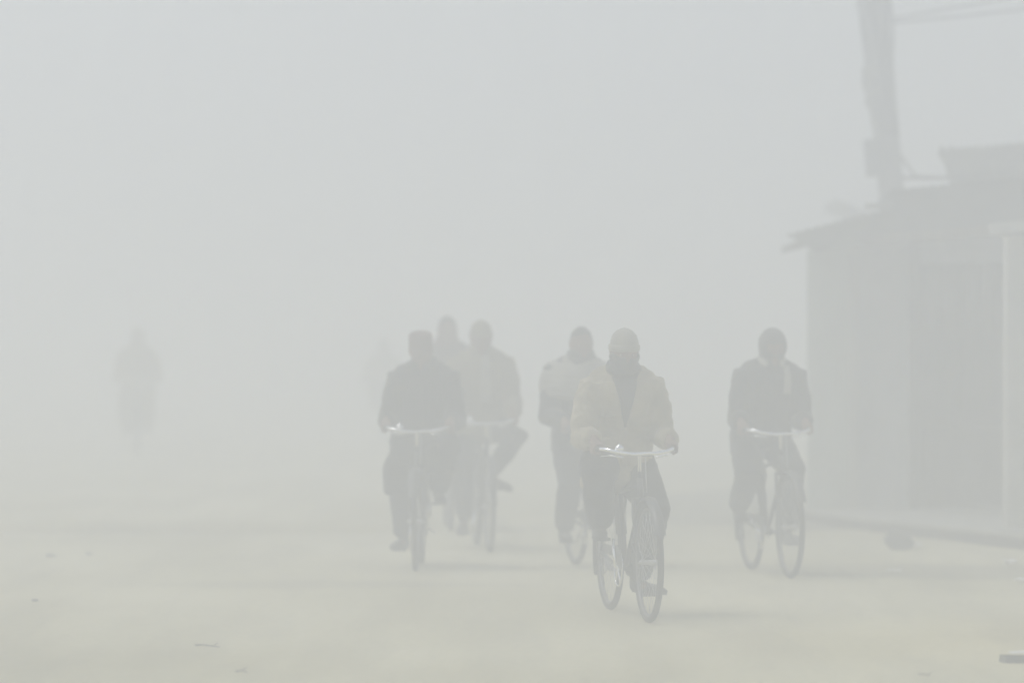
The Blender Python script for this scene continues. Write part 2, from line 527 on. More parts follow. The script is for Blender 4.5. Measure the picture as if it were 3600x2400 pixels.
for (x, z) in tuft:
    a = Vector(H(x, 42.7 + random.uniform(0, .3), z - .02)); st.tube([a, a + Vector((random.uniform(-.09, .0), 0, random.uniform(.0, .08)))], [0.007, 0.003], 4)
sto = st.build('straw', THATCH, throof, False); sto['kind'] = 'stuff'
MB().box(H(4.02, 42.75, 3.135), (0.72, 0.22, 0.03)).build('eave_board', TIMBER, hut, False, 0.003)
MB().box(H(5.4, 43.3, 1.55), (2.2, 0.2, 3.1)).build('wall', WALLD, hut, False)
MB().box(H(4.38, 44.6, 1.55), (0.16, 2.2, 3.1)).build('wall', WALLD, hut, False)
MB().tube([H(4.28, 42.95, 0), H(4.27, 42.95, 3.2)], 0.055, 8).build('post', TIMBER, hut)

shed = empty('distant_shed', (4.0, 55.5, 0))
tag(shed, 'faint far shed with slanting roof behind the pole', 'shed')
MB().box((0.55, 1.0, 1.5), (1.0, 2.0, 3.0)).build('wall', WALLD, shed, False, 0.01)
MB().prism([(-0.06, -0.15, 3.30), (1.3, -0.15, 2.72), (1.3, -0.15, 2.64), (-0.06, -0.15, 3.20)], (0, 2.3, 0)).build('roof', TIN, shed, False)

# leaning utility pole with boxes and cables
pole = empty('utility_pole', (4.02, 45.0, 0))
tag(pole, 'thick leaning utility pole with boxes rising above the shop roof', 'utility pole')
def PP(z, dx=0.0, dy=0.0): return Vector((-0.0877 * z + dx, dy, z))
POLE = mat('old_pole', (0.20, 0.20, 0.19), 0.9, 0.2, 6, 0.3, 30)
MB().tube([PP(-.3), PP(2), PP(3.12), PP(3.8), PP(4.5), PP(5.2), PP(6.4), PP(7.3)], [.15, .135, .128, .13, .132, .13, .12, .11], 16, .2).build('post', POLE, pole)
BOXM = mat('meter_box_paint', (0.14, 0.145, 0.14), 0.6, 0.2, 9)
lean_m = Matrix.Rotation(math.atan(-0.0877), 3, 'Y')
bx = MB().box(PP(3.405, -0.15, -0.06), (0.17, 0.24, 0.37), lean_m).build('meter_box', BOXM, pole, False, 0.012)
MB().box(PP(3.405, -0.15, -0.185), (0.13, 0.012, 0.31), lean_m).build('lid', BOXM, bx, False, 0.004)
MB().box(PP(4.19, -0.14, -0.03), (0.10, 0.16, 0.22), lean_m).build('junction_box', BOXM, pole, False, 0.01)
cb = MB()
random.seed(5)
for k in range(9):
    a0 = random.uniform(2.5, 5.6)
    pts = []
    for i in range(22):
        z = 3.62 + i * 0.16
        a = a0 + 0.35 * math.sin(z * 2 + k)
        rr = 0.135 + (0.05 * sstep(4.3, 4.9, z)) + 0.012 * math.sin(z * 5 + k * 2)
        pts.append(PP(z, rr * math.cos(a), rr * math.sin(a)))
    cb.tube(pts, 0.016, 6)
cb.build('cable_bundle', RUBBER, pole)
rg = MB()
ro = [(-.06, 4.34), (-.17, 4.30), (-.205, 4.12), (-.175, 4.02), (-.20, 3.93), (-.15, 3.86), (-.155, 3.76), (-.09, 3.70), (-.05, 3.60), (-.04, 4.0)]
rg.prism([PP(z_, x_, -.115) for x_, z_ in ro], (0, .03, 0))
organic('torn_sacking', rg, mat('sacking', (0.20, 0.19, 0.155)), pole, .012, 2, .02, 9, 3)
MB().box(PP(5.75, 0, -0.14), (1.3, 0.1, 0.1)).build('crossarm', TIMBER, pole, False, 0.008)
for dx in (-.5, .0, .5):
    MB().lathe([(.02, 0), (.045, .03), (.03, .06), (.045, .09), (.02, .13)], Matrix.Translation(PP(5.75, dx, -0.14) + Vector((0, 0, .055)))).build('insulator', PALETIMBER, pole)
MB().tube([PP(3.45, .10, -.05), PP(3.22, .24, -.12), PP(3.15, .31, -1.9)], 0.018, 6).build('strut', TIMBER, pole)

def wire(label, p0, p1, sag):
    p0, p1 = Vector(p0), Vector(p1)
    pts = []
    for i in range(25):
        t = i / 24
        q = p0.lerp(p1, t); q.z -= sag * 4 * t * (1 - t); pts.append(tuple(q - p0))
    o = MB().tube(pts, 0.013, 6).build('overhead_wire', RUBBER)
    o.location = p0
    tag(o, label, 'wire', 'wires running right from the utility pole')
wire('upper overhead wire running right from the leaning pole', (3.72, 44.87, 4.77), (12.5, 42.0, 6.75), 0.16)
wire('lower overhead wire running right from the leaning pole', (3.73, 44.87, 4.73), (12.5, 42.0, 6.15), 0.2)

# ------------------------------------------------------------------ the bicycle
def make_bicycle():
    root = empty('bicycle', (0, 0, 0))
    F = MB()
    BBp, ST, SB = (.46, 0, .29), (.262, 0, .845), (.29, 0, .76)
    HT, HBt = (.862, 0, .84), (.905, 0, .68)
    F.tube([BBp, ST], .0155, 10)
    F.tube([(.30, 0, .735), (.868, 0, .805)], .0145, 10)
    F.tube([BBp, (.897, 0, .705)], .016, 10)
    F.tube([HT, HBt], .019, 12)
    for s in (-1, 1):
        F.tube([(.46, s * .02, .29), (.40, s * .045, .30), (.0, s * .06, .355)], .010, 8)
        F.tube([(.30, s * .02, .74), (.25, s * .045, .68), (.0, s * .06, .355)], .008, 8)
    F.tube([(.46, -.04, .29), (.46, .04, .29)], .023, 12)
    F.build('frame', BLACKPAINT, root)
    K = MB()
    for s in (-1, 1):
        K.tube([(.905, s * .045, .72), (.95, s * .055, .62), (1.02, s * .055, .48), (1.07, s * .055, .40), (1.12, s * .055, .355)], [.013, .013, .011, .010, .009], 8)
    K.tube([(.903, -.05, .715), (.903, .05, .715)], .015, 8)
    K.tube([HT, (.852, 0, .90)], .012, 8)
    K.build('fork', BLACKPAINT, root)
    def wheel(x):
        rim = MB().tube([(x + .317 * math.cos(a), 0, .355 + .317 * math.sin(a)) for a in [2 * math.pi * i / 48 for i in range(48)]], .012, 8, closed=True).build('wheel', RIM, root)
        MB().tube([(x + .336 * math.cos(a), 0, .355 + .336 * math.sin(a)) for a in [2 * math.pi * i / 56 for i in range(56)]], .0195, 10, closed=True).build('tyre', RUBBER, rim)
        MB().loft([((x, -.06, .355), .008, .008), ((x, -.042, .355), .022, .022), ((x, -.035, .355), .014, .014), ((x, .035, .355), .014, .014), ((x, .042, .355), .022, .022), ((x, .06, .355), .008, .008)], (0, 0, 1), 12, 0.2).build('hub', STEEL, rim)
        sp = MB()
        for i in range(36):
            a = 2 * math.pi * i / 36
            s = 1 if i % 2 else -1
            a2 = a + (0.55 if (i // 2) % 2 else -0.55)
            sp.tube([(x + .02 * math.cos(a2), s * .038, .355 + .02 * math.sin(a2)), (x + .31 * math.cos(a), 0, .355 + .31 * math.sin(a))], .0013, 4)
        q = sp.build('spokes', STEEL, rim); q['kind'] = 'stuff'
    wheel(0.0); wheel(1.12)
    def guard(x, a0, a1):
        m = MB(); n = 26; prof = [(-.034, -.012), (-.026, .006), (0, .013), (.026, .006), (.034, -.012)]
        base = 0
        for lay in (0, .002):
            for i in range(n + 1):
                a = a0 + (a1 - a0) * i / n
                for (yy, dr) in prof:
                    r = .378 + dr - lay
                    m.v.append((x + r * math.cos(a), yy, .355 + r * math.sin(a)))
        K_ = len(prof); off = (n + 1) * K_
        for i in range(n):
            for k in range(K_ - 1):
                q = (i * K_ + k, i * K_ + k + 1, (i + 1) * K_ + k + 1, (i + 1) * K_ + k)
                m.f.append(q); m.f.append(tuple(off + z for z in q[::-1]))
            for k in (0, K_ - 1):
                m.f.append((i * K_ + k, (i + 1) * K_ + k, off + (i + 1) * K_ + k, off + i * K_ + k))
        for s in (-1, 1):
            a = a1 if abs(math.cos(a1)) > .3 else a0
            m.tube([(x, s * .062, .355), (x + .37 * math.cos(a), s * .03, .355 + .37 * math.sin(a))], .003, 5)
        return m.build('mudguard', BLACKPAINT, root)
    guard(1.12, R(28), R(165)); guard(0, R(20), R(205))
    sd = MB()
    sd.loft([((.12, 0, .885), .095, .03), ((.17, 0, .895), .105, .035), ((.24, 0, .888), .075, .03), ((.31, 0, .88), .035, .024), ((.39, 0, .882), .024, .018)], (0, 1, 0), 14, .8)
    sad = sd.build('saddle', LEATHER, root)
    for s in (-1, 1):
        pts = [(.15 + .018 * math.cos(t), s * .06 + .018 * math.sin(t), .80 + .009 * t / 2.2) for t in [i * .5 for i in range(38)]]
        MB().tube(pts, .0035, 5).build('spring', CHROME, sad)
    MB().tube([(.29, 0, .775), (.255, 0, .87)], .0125, 8).build('seat_post', CHROME, root)
    hb = MB()
    side = [(.872, .0, .985), (.885, .05, .985), (.89, .105, .99), (.875, .16, 1.0), (.835, .198, 1.01), (.78, .218, 1.013), (.66, .236, 1.0)]
    pts = [(x, -y, z) for x, y, z in side[::-1]] + side[1:]
    hb.tube(pts, .013, 12)
    hb.tube([(.855, 0, .88), (.847, 0, .965), (.872, 0, .985)], .0125, 10)
    h = hb.build('handlebar', CHROME, root)
    for s in (-1, 1):
        MB().tube([(.765, s * .221, 1.0125), (.70, s * .230, 1.006), (.645, s * .238, .998)], [.0165, .017, .0175], 10, .4).build('grip', GRIP, h)
        MB().tube([(.87, s * .10, .965), (.82, s * .175, .975), (.70, s * .20, .965)], .005, 6).build('brake_lever', CHROME, h)
    MB().tube([(.885, .03, .968), (.895, .03, .86), (.93, .03, .76)], .0035, 5).build('brake_rod', STEEL, h)
    MB().lathe([(.012, -.012), (.029, 0), (.028, .010), (.020, .022), (.006, .028), (.004, .034)], Matrix.Translation((.865, -.125, 1.012))).build('bell', CHROME, h)
    cr = MB()
    cr.tube([(.115 * math.cos(a), -.045, .115 * math.sin(a)) for a in [2 * math.pi * i / 40 for i in range(40)]], .005, 6, closed=True)
    for k in range(5):
        a = 2 * math.pi * k / 5
        cr.tube([(0, -.045, 0), (.112 * math.cos(a), -.045, .112 * math.sin(a))], .006, 6)
    cr.tube([(0, -.06, 0), (0, .06, 0)], .012, 8)
    cr.tube([(0, .06, 0), (0, .07, -.17)], [.013, .010], 8, .4)          # rider's left arm hangs down at rest
    cr.tube([(0, -.06, 0), (0, -.07, .17)], [.013, .010], 8, .4)
    co = cr.build('crank', CHROME, root)
    co.location = (.46, 0, .29)
    for s in (1, -1):
        pm = MB()
        pm.tube([(0, s * -.045, 0), (0, s * .05, 0)], .007, 8)
        for dx in (-.033, .033):
            pm.box((dx, 0, 0), (.022, .088, .018))
        for dy in (-.044, .044):
            pm.box((0, dy, 0), (.085, .004, .014))
        q = pm.build('pedal', RUBBER, co, False)
        q.location = (0, s * .140, -s * .17)
    cg = MB()
    cg.prism([(.60, -.052, .30), (.57, -.052, .385), (.48, -.052, .425), (.36, -.052, .41), (.0, -.052, .41), (-.04, -.052, .375), (0, -.052, .35), (.40, -.052, .355), (.55, -.052, .27)], (0, -.004, 0))
    cg.build('chain_guard', BLACKPAINT, root, False)
    rk = MB()
    for s in (-1, 1):
        rk.tube([(.26, s * .03, .76), (.15, s * .065, .765), (-.20, s * .065, .765), (-.23, s * .05, .765)], .006, 6)
        rk.tube([(0, s * .066, .36), (-.08, s * .066, .765)], .006, 6)
        rk.tube([(0, s * .066, .36), (.08, s * .066, .765)], .005, 6)
    for x in (-.22, -.12, -.02, .08):
        rk.tube([(x, -.065, .765), (x, .065, .765)], .005, 6)
    rk.build('rear_rack', STEEL, root)
    MB().tube([(.38, .05, .30), (.18, .085, .245), (.10, .10, .235)], .009, 6, .4).build('kickstand', STEEL, root)
    return root

# ------------------------------------------------------------------ the riders
def ik(a, c, l1, l2, pole):
    a, c, pole = Vector(a), Vector(c), Vector(pole)
    d = c - a; D = min(d.length, (l1 + l2) * .999)
    u = d.normalized()
    x = (l1 * l1 - l2 * l2 + D * D) / (2 * D)
    h = math.sqrt(max(0, l1 * l1 - x * x))
    w = (pole - u * pole.dot(u)).normalized()
    return a + u * x + w * h

def head_mesh(mb, HM):
    """skull and face; HM maps head space (x forward, z up) to rider space"""
    base = len(mb.v); seg, rings = 32, 24
    for i in range(rings + 1):
        th_ = math.pi * i / rings
        for k in range(seg):
            ph = 2 * math.pi * k / seg
            x, y, z = math.sin(th_) * math.cos(ph), math.sin(th_) * math.sin(ph), math.cos(th_)
            px, py, pz = x * .098, y * .076, z * .118
            if z < 0:                                   # jaw and chin
                f = -z
                py *= 1 - .28 * f * f
                px = px * (1 - .18 * f) + .018 * f
                if x < 0: px *= 1 - .25 * f
            if x > .2:
                g = (x - .2)
                py *= 1 - .06 * g
                px -= .010 * math.exp(-((z + .02) / .13) ** 2) * math.exp(-((abs(y) - .42) / .2) ** 2)   # sockets
                px += .005 * math.exp(-((z - .2) / .1) ** 2)                                             # brow
                px += .005 * math.exp(-((z + .25) / .15) ** 2) * math.exp(-((abs(y) - .55) / .2) ** 2)   # cheeks
            mb.v.append(tuple(HM @ Vector((px, py, pz))))
    for i in range(rings):
        for k in range(seg):
            k2 = (k + 1) % seg
            mb.f.append((base + i * seg + k, base + (i + 1) * seg + k, base + (i + 1) * seg + k2, base + i * seg + k2))
    def T(x, y, z): return HM @ Vector((x, y, z))
    mb.loft([(T(.090, 0, .012), .008, .008), (T(.102, 0, -.012), .011, .010), (T(.110, 0, -.030), .016, .012), (T(.094, 0, -.036), .012, .008)], (0, 1, 0), 10)
    mb.loft([(T(.088, -.022, -.066), .005, .006), (T(.099, 0, -.062), .007, .008), (T(.088, .022, -.066), .005, .006)], (0, 0, 1), 8)
    mb.loft([(T(.086, -.018, -.074), .005, .006), (T(.096, 0, -.076), .007, .008), (T(.086, .018, -.074), .005, .006)], (0, 0, 1), 8)
    mb.ball(T(.082, 0, -.104), .020, .022, .016)
    for s in (-1, 1):
        mb.loft([(T(-.008, s * .074, -.04), .010, .007), (T(-.012, s * .082, -.012), .017, .008), (T(-.014, s * .084, .018), .019, .008), (T(-.008, s * .078, .032), .010, .007)], (1, 0, 0), 10)

def make_person(spec):
    sc = spec.get('scale', 1.0)
    root = empty('person', (0, 0, 0))
    vox = spec.get('vox', .007)
    rnd = random.Random(spec['seed'])
    lean, side = spec.get('lean', .12), spec.get('side', 0.0)
    hz = spec.get('hip_z', .955)
    tall = spec.get('tall', 0.0)
    hip = Vector((.20, side * .3, hz))
    chest = Vector((.20 + lean * .65, side * .8, hz + .30 + tall * .6))
    sh = Vector((.20 + lean, side, hz + .520 + tall))
    neck = Vector((.215 + lean * 1.1, side, hz + .575 + tall))
    hc = neck + Vector((.045 + spec.get('head_fwd', .0), spec.get('head_side', 0), .090))
    yaw, nod = spec.get('yaw', 0), spec.get('nod', .12)
    HM = Matrix.Translation(hc) @ Matrix.Rotation(yaw, 4, 'Z') @ Matrix.Rotation(nod, 4, 'Y') @ Matrix.Rotation(spec.get('tilt', 0), 4, 'X')
    body, jac, tro = MB(), MB(), MB()
    bulk = spec.get('bulk', 1.0)
    Y = (0, 1, 0)
    # torso
    body.loft([(hip, .155, .115), (hip.lerp(chest, .5), .135, .095), (chest, .155, .108), (sh + Vector((0, 0, -.07)), .155, .090), (neck + Vector((0, 0, -.03)), .07, .065), (neck + Vector((.012, 0, .03)), .052, .056), (hc + Vector((-.01, 0, -.04)), .05, .055)], Y, 20)
    head_mesh(body, HM)
    hem = spec.get('hem', .10)
    jac.loft([(hip + Vector((.05, 0, -hem)), .205 * bulk, .16 * bulk), (hip + Vector((.03, 0, 0)), .20 * bulk, .158 * bulk), (hip.lerp(chest, .45), .183 * bulk, .142 * bulk), (chest, .20 * bulk, .145 * bulk), (sh + Vector((-.005, 0, -.085)), .222 * bulk, .13 * bulk), (sh + Vector((-.003, 0, -.03)), .205 * bulk, .118 * bulk), (sh + Vector((0, 0, .012)), .178 * bulk, .108), (neck + Vector((0, 0, -.010)), .115, .092), (neck + Vector((.008, 0, .022)), .080, .076)], Y, 24, .25)
    # arms and hands
    armbulk = spec.get('arm', 1.0)
    for s in (-1, 1):
        gr = Vector((.70, s * .230, 1.006)) / sc
        ax = Vector((-.98, s * .14, -.08)).normalized()          # along the grip, backward and outward
        f = Vector((.14 * 1, s * .98, 0)).normalized()            # outward over the bar
        up = Vector((0, 0, 1))
        wrist = gr + Vector((-.055, s * .002, .062))
        shp = sh + Vector((0, s * .168 * bulk, -.068))
        elbow = ik(shp, wrist, .315, .27, Vector((-.30, s * .20 * spec.get('elbow', 1.0), -.85)))
        body.loft([(sh + Vector((0, s * .09, -.075)), .05, .05), (shp + Vector((0, 0, -.01)), .048, .048), (shp.lerp(elbow, .5), .045, .045), (elbow, .038, .038), (elbow.lerp(wrist, .35), .038, .038), (wrist, .025, .029), (wrist + (gr - wrist) * .3, .026, .030)], Y, 14)
        # palm rests on the grip; fingers go over it and close below
        body.loft([(wrist, .024, .030), (gr + Vector((-.035, 0, .042)), .020, .038), (gr + Vector((.012, 0, .033)), .015, .041), (gr + Vector((.03, s * .004, .028)), .011, .036)], (0, 0, 1), 14)
        for q in range(4):
            o_ = ax * (-.036 + .0235 * q)
            ln = (.92, 1.05, 1.0, .82)[q]
            k0 = gr + o_ + f * .012 + up * .027
            k1 = gr + o_ + f * (.031 * ln) + up * .014
            k2 = gr + o_ + f * (.030 * ln) - up * .017
            k3 = gr + o_ + f * .006 - up * (.029 * ln)
            body.tube([k0, k1, k2, k3], [.0098, .0095, .0088, .0078], 8, .7)
        body.tube([gr + Vector((-.015, -s * .028, .035)), gr + Vector((.028, -s * .030, .018)), gr + Vector((.045, -s * .018, -.008)), gr + Vector((.05, s * .002, -.022))], [.014, .012, .0105, .009], 8, .7)
        cuff = elbow.lerp(wrist, .90)
        jac.loft([(sh + Vector((0, s * .07, -.05)), .075, .075), (shp, .080 * armbulk, .083 * armbulk), (shp.lerp(elbow, .5), .073 * armbulk, .075 * armbulk), (elbow, .066 * armbulk, .068 * armbulk), (elbow.lerp(wrist, .5), .060 * armbulk, .060 * armbulk), (cuff, .050 * armbulk, .052 * armbulk)], Y, 16, .25)
    # legs
    ph = spec.get('crank', 0.0)           # 0: rider's left pedal at the bottom
    shoes = []
    for s in (1, -1):
        a = ph if s == 1 else ph + math.pi
        ped = Vector((.46 + .17 * math.sin(a), s * .140, .29 - .17 * math.cos(a))) / sc
        toe = spec.get('toe', {}).get(s, 0.12)
        fx = Vector((math.cos(toe), s * math.sin(toe) + .0, -spec.get('toedrop', .05)))
        fx.normalize()
        ball = ped + Vector((0, s * .012, .014))
        ankle = ball - fx * .125 + Vector((0, 0, .085))
        hj = hip + Vector((0, s * .095, -.02))
        knee = ik(hj, ankle, .44 + tall * .3, .43 + tall * .3, Vector((1, s * spec.get('splay', {}).get(s, .12), .15)))
        body.loft([(hj, .082, .088), (hj.lerp(knee, .5), .068, .072), (knee, .050, .053), (knee.lerp(ankle, .3), .052, .054), (ankle + Vector((0, 0, .06)), .036, .038), (ankle, .034, .036)], Y, 14)
        body.loft([(ankle + Vector((-.025, 0, -.048)), .022, .022), (ankle + fx * .06 + Vector((0, 0, -.052)), .026, .020), (ball + fx * .03 + Vector((0, 0, .020)), .030, .011)], Y, 12)
        lg = spec.get('leg', 1.0)
        tro.loft([(hip + Vector((0, s * .07, .03)), .105, .12), (hj, .112 * lg, .118 * lg), (hj.lerp(knee, .5), .098 * lg, .102 * lg), (knee, .080 * lg, .082 * lg), (knee.lerp(ankle, .4), .078 * lg, .080 * lg), (knee.lerp(ankle, .85), .068 * lg, .072 * lg), (knee.lerp(ankle, .97), .066 * lg, .072 * lg)], Y, 16, .25)
        sm = MB()
        hb_ = ankle + Vector((-.045, 0, -.068))
        sm.loft([(hb_ + fx * -.01, .030, .030), (hb_ + fx * .05 + Vector((0, 0, .012)), .036, .045), (hb_ + fx * .11, .039, .036), (ball + fx * .02 + Vector((0, 0, .022)), .047, .028), (ball + fx * .075 + Vector((0, 0, .016)), .042, .022), (ball + fx * .11 + Vector((0, 0, .012)), .026, .015)], Y, 14, .6)
        sm.loft([(ankle + Vector((-.012, 0, -.06)), .040, .040), (ankle + Vector((-.005, 0, .015)), .041, .045)], Y, 12, .2)
        so = MB()
        n_ = Vector((0, 0, 1)); lat = Vector((-fx.y, fx.x, 0)).normalized()
        prof = [(-.03, .026), (.03, .034), (.10, .036), (.16, .046), (.21, .042), (.25, .02)]
        origin = hb_ + Vector((0, 0, -.030)); span = (ball + fx * .11 + Vector((0, 0, -.006))) - origin
        o2 = [origin + span * ((d_ + .03) / .28) + lat * w_ for d_, w_ in prof] + [origin + span * ((d_ + .03) / .28) - lat * w_ for d_, w_ in prof[::-1]]
        so.prism(o2, (0, 0, .016))
        shoes.append((sm, so))
    tro.loft([(hip + Vector((0, -.09, .0)), .12, .12), (hip + Vector((0, .09, .0)), .12, .12)], (1, 0, 0), 16)
    tro.loft([(hip + Vector((0, 0, -.03)), .17, .13), (hip + Vector((0, 0, .10)), .16, .125)], Y, 16)
    organic('body', body, SKIN, root, vox, 2)
    trousers = organic('trousers', tro, spec['trouser_mat'], root, .012, 4, .007, 9, spec['seed'] + 1)
    if spec.get('coat'):                    # long coat skirt over the thighs
        for s in (1, -1):
            a = ph if s == 1 else ph + math.pi
            kx = hip + Vector((.34, s * .14, -.16 - .08 * math.cos(a)))
            jac.loft([(hip + Vector((0, s * .06, -.02)), .15, .15), (hip.lerp(kx, .55), .15, .125), (kx, .135, .115), (kx + Vector((.03, s * .01, -spec['coat'])), .11, .05)], Y, 16, .3)
        jac.loft([(hip + Vector((-.02, 0, .05)), .22, .17), (hip + Vector((-.06, 0, -.20)), .23, .15)], Y, 18, .3)
    for s in (-1, 1):                      # chest pockets break up the front
        jac.box(chest + Vector((.125 * bulk, s * .085, .03)), (.03, .10, .11))
        jac.box(hip + Vector((.165 * bulk, s * .10, .06)), (.03, .12, .13))
    jacket = organic('jacket', jac, spec['jacket_mat'], root, .011, 3, spec.get('fold', .012), 7, spec['seed'])
    for sm, so in shoes:
        q = sm.build('shoe', SHOE, root)
        so.build('sole', SOLE, q, False)
    # collar
    cm = MB()
    ring = []
    cen = neck + Vector((.012, 0, .012))
    for i in range(25):
        an = R(35) + (2 * math.pi - R(70)) * i / 24
        hgt = spec.get('collar_h', .055)
        ring.append((cen + Vector((.088 * math.cos(an), .09 * math.sin(an), -.012 - .03 * math.cos(an))), hgt * .6, .012))
    cm.loft(ring, (0, 0, 1), 10)
    cm.build('collar', spec.get('collar_mat', spec['jacket_mat']), root)
    # front placket following the jacket
    bv = BVHTree.FromPolygons([v.co for v in jacket.data.vertices], [tuple(p.vertices) for p in jacket.data.polygons])
    def onto(y, z, out):
        h_ = bv.ray_cast(Vector((1.5, y, z)), Vector((-1, 0, 0)))
        return (h_[0] + Vector((out, 0, 0))) if h_[0] else None
    def panel(name, half, z0, z1, m, out=.007, n=16, k=6):
        """cloth panel laid on the front of the jacket; half(t) gives (left,right) edges"""
        mb = MB(); rows = []
        for lay in (out, -.012):
            for i in range(n + 1):
                t = i / n; z = z0 + (z1 - z0) * t
                l_, r_ = half(t)
                row = []
                for j in range(k + 1):
                    yy = l_ + (r_ - l_) * j / k
                    q = onto(yy, z, lay)
                    if q is None: q = Vector((sh.x + .1, yy, z))
                    row.append(len(mb.v)); mb.v.append(tuple(q))
                rows.append(row)
        for lay in (0, 1):
            o_ = lay * (n + 1)
            for i in range(n):
                for j in range(k):
                    q = (rows[o_ + i][j], rows[o_ + i][j + 1], rows[o_ + i + 1][j + 1], rows[o_ + i + 1][j])
                    mb.f.append(q if lay == 0 else q[::-1])
        def rim(a, b_): mb.f.append((a[0], a[1], b_[1], b_[0]))
        for i in range(n):
            for j in (0, k):
                mb.f.append((rows[i][j], rows[i + 1][j], rows[n + 1 + i + 1][j], rows[n + 1 + i][j]))
        for j in range(k):
            for i in (0, n):
                mb.f.append((rows[i][j], rows[i][j + 1], rows[n + 1 + i][j + 1], rows[n + 1 + i][j]))
        return mb.build(name, m, root)
    ztop = neck.z - .01
    if spec.get('vee'):
        panel('shirt_front', lambda t: (side - .085 * (1 - t) - .004, side + .085 * (1 - t) + .004), ztop, hz + .20, spec['vee'], .006)
        panel('placket', lambda t: (side - .014, side + .014), hz + .20, hz - .03, spec['jacket_mat'], .008)
    else:
        panel('placket', lambda t: (side - .016, side + .016), ztop - .03, hz - .03, spec['jacket_mat'], .008)
    if spec.get('scarf_end'):
        y0, w_, zz, mm = spec['scarf_end']
        panel('scarf_end', lambda t: (side + y0 - w_ * (.8 + .3 * t), side + y0 + w_ * (.8 + .3 * t)), ztop - .03, zz, mm, .012)
    if spec.get('strap'):
        y0, w_, mm = spec['strap']
        panel('bag_strap', lambda t: (side + y0 - w_ + .05 * t, side + y0 + w_ + .05 * t), ztop - .06, hz + .02, mm, .010)
    # headgear
    kind = spec['hat']; hm = spec['hat_mat']
    if kind == 'knit':
        hb2 = MB().lathe([(.079, .018), (.086, .03), (.085, .07), (.074, .105), (.05, .132), (.022, .147), (.006, .152)], HM @ Matrix.Translation((-.008, 0, 0)) @ Matrix.Rotation(R(-6), 4, 'Y'), 22, 1.22, 1.0).build('knit_cap', hm, root)
        MB().lathe([(.087, .012), (.095, .018), (.096, .045), (.088, .052)], HM @ Matrix.Translation((-.008, 0, 0)) @ Matrix.Rotation(R(-6), 4, 'Y'), 22, 1.2, 1.0).build('brim', hm, hb2)
    elif kind == 'earflap':
        cap = MB().lathe([(.078, .0), (.086, .012), (.089, .06), (.088, .112), (.076, .128), (.03, .132)], HM @ Matrix.Translation((-.006, 0, 0)), 22, 1.18, 1.0).build('boxy_cap', hm, root)
        MB().loft([(HM @ Vector((.108, -.07, .07)), .036, .012), (HM @ Vector((.118, 0, .075)), .042, .014), (HM @ Vector((.108, .07, .07)), .036, .012)], (0, 0, 1), 12).build('front_flap', hm, cap)
    elif kind == 'balaclava':
        bm_ = MB()
        bm_.ball(HM @ Vector((-.006, 0, .008)), .118, .101, .128, 24, 16, HM.to_3x3())
        bm_.loft([(neck + Vector((.01, 0, -.02)), .070, .075), (neck + Vector((.015, 0, .04)), .068, .078), (HM @ Vector((.0, 0, -.06)), .080, .095)], Y, 18)
        bo = organic('balaclava', bm_, hm, root, .009, 3, .003, 18, 2)
        # the face opening: eyes and bridge of the nose stay bare
        me = bo.data; bm = bmesh.new(); bm.from_mesh(me)
        inv = HM.inverted()
        kill = [v for v in bm.verts if (lambda q: q.x > .03 and abs(q.y) < .058 and -.022 < q.z < .034)(inv @ v.co)]
        bmesh.ops.delete(bm, geom=kill, context='VERTS'); bm.to_mesh(me); bm.free()
    elif kind == 'hood_shawl':
        bm_ = MB()
        bm_.ball(HM @ Vector((-.012, 0, .015)), .118, .100, .140, 24, 16, HM.to_3x3())
        bm_.loft([(HM @ Vector((-.03, 0, -.05)), .095, .10), (neck + Vector((-.01, 0, .0)), .13, .12), (sh + Vector((.0, 0, -.02)), .215, .14), (chest + Vector((.01, 0, .02)), .255, .185), (hip.lerp(chest, .35) + Vector((.02, 0, 0)), .245, .19)], Y, 24, .2)
        bo = organic('shawl', bm_, hm, root, .011, 4, .014, 7, 4)
        me = bo.data; bm = bmesh.new(); bm.from_mesh(me); inv = HM.inverted()
        kill = [v for v in bm.verts if (lambda q: q.x > .04 and abs(q.y) < .062 and -.095 < q.z < .06)(inv @ v.co)]
        bmesh.ops.delete(bm, geom=kill, context='VERTS'); bm.to_mesh(me); bm.free()
    if kind in ('hair', 'knit', 'earflap'):
        hm_ = MB()
        hm_.ball(HM @ Vector((-.014, 0, .022)), .098, .081, .108, 24, 14, HM.to_3x3())
        ho = organic('hair', hm_, HAIR, root, .009, 1, .004, 30, 3)
        me = ho.data; bm = bmesh.new(); bm.from_mesh(me); inv = HM.inverted()
        kill = [v for v in bm.verts if (lambda q: (q.x > .015 and q.z < .062) or q.z < -.055 or (q.x > -.03 and q.z < -.01))(inv @ v.co)]
        bmesh.ops.delete(bm, geom=kill, context='VERTS'); bm.to_mesh(me); bm.free()
    for s in (-1, 1):
        e = MB().ball(HM @ Vector((.0745, s * .031, .004)), .011, .0125, .0085, 10, 7).build('eye', EYE, root)
        MB().ball(HM @ Vector((.0840, s * .031, .004)), .003, .0055, .0055, 8, 6).build('iris', IRIS, e)
    if spec.get('muffler'):
        mf = MB()
        wrapr = spec.get('muffler_up', 0.0)
        for j, (zz, rr) in enumerate([(-.008, .090), (.016, .080), (.030 + wrapr * .6, .072)]):
            pts = []
            for i in range(28):
                an = 2 * math.pi * i / 28
                pts.append(neck + Vector((.016 + rr * 1.05 * math.cos(an) + .01 * j, rr * math.sin(an), zz + .014 * math.sin(an * 2 + j * 2) - .012 * math.cos(an))))
            mf.tube(pts, .023, 10, closed=True)
        if wrapr > .03:
            mf.loft([(HM @ Vector((.02, 0, -.12)), .072, .082), (HM @ Vector((.016, 0, -.05)), .083, .098), (HM @ Vector((.012, 0, -.028)), .082, .098)], Y, 20, .1)
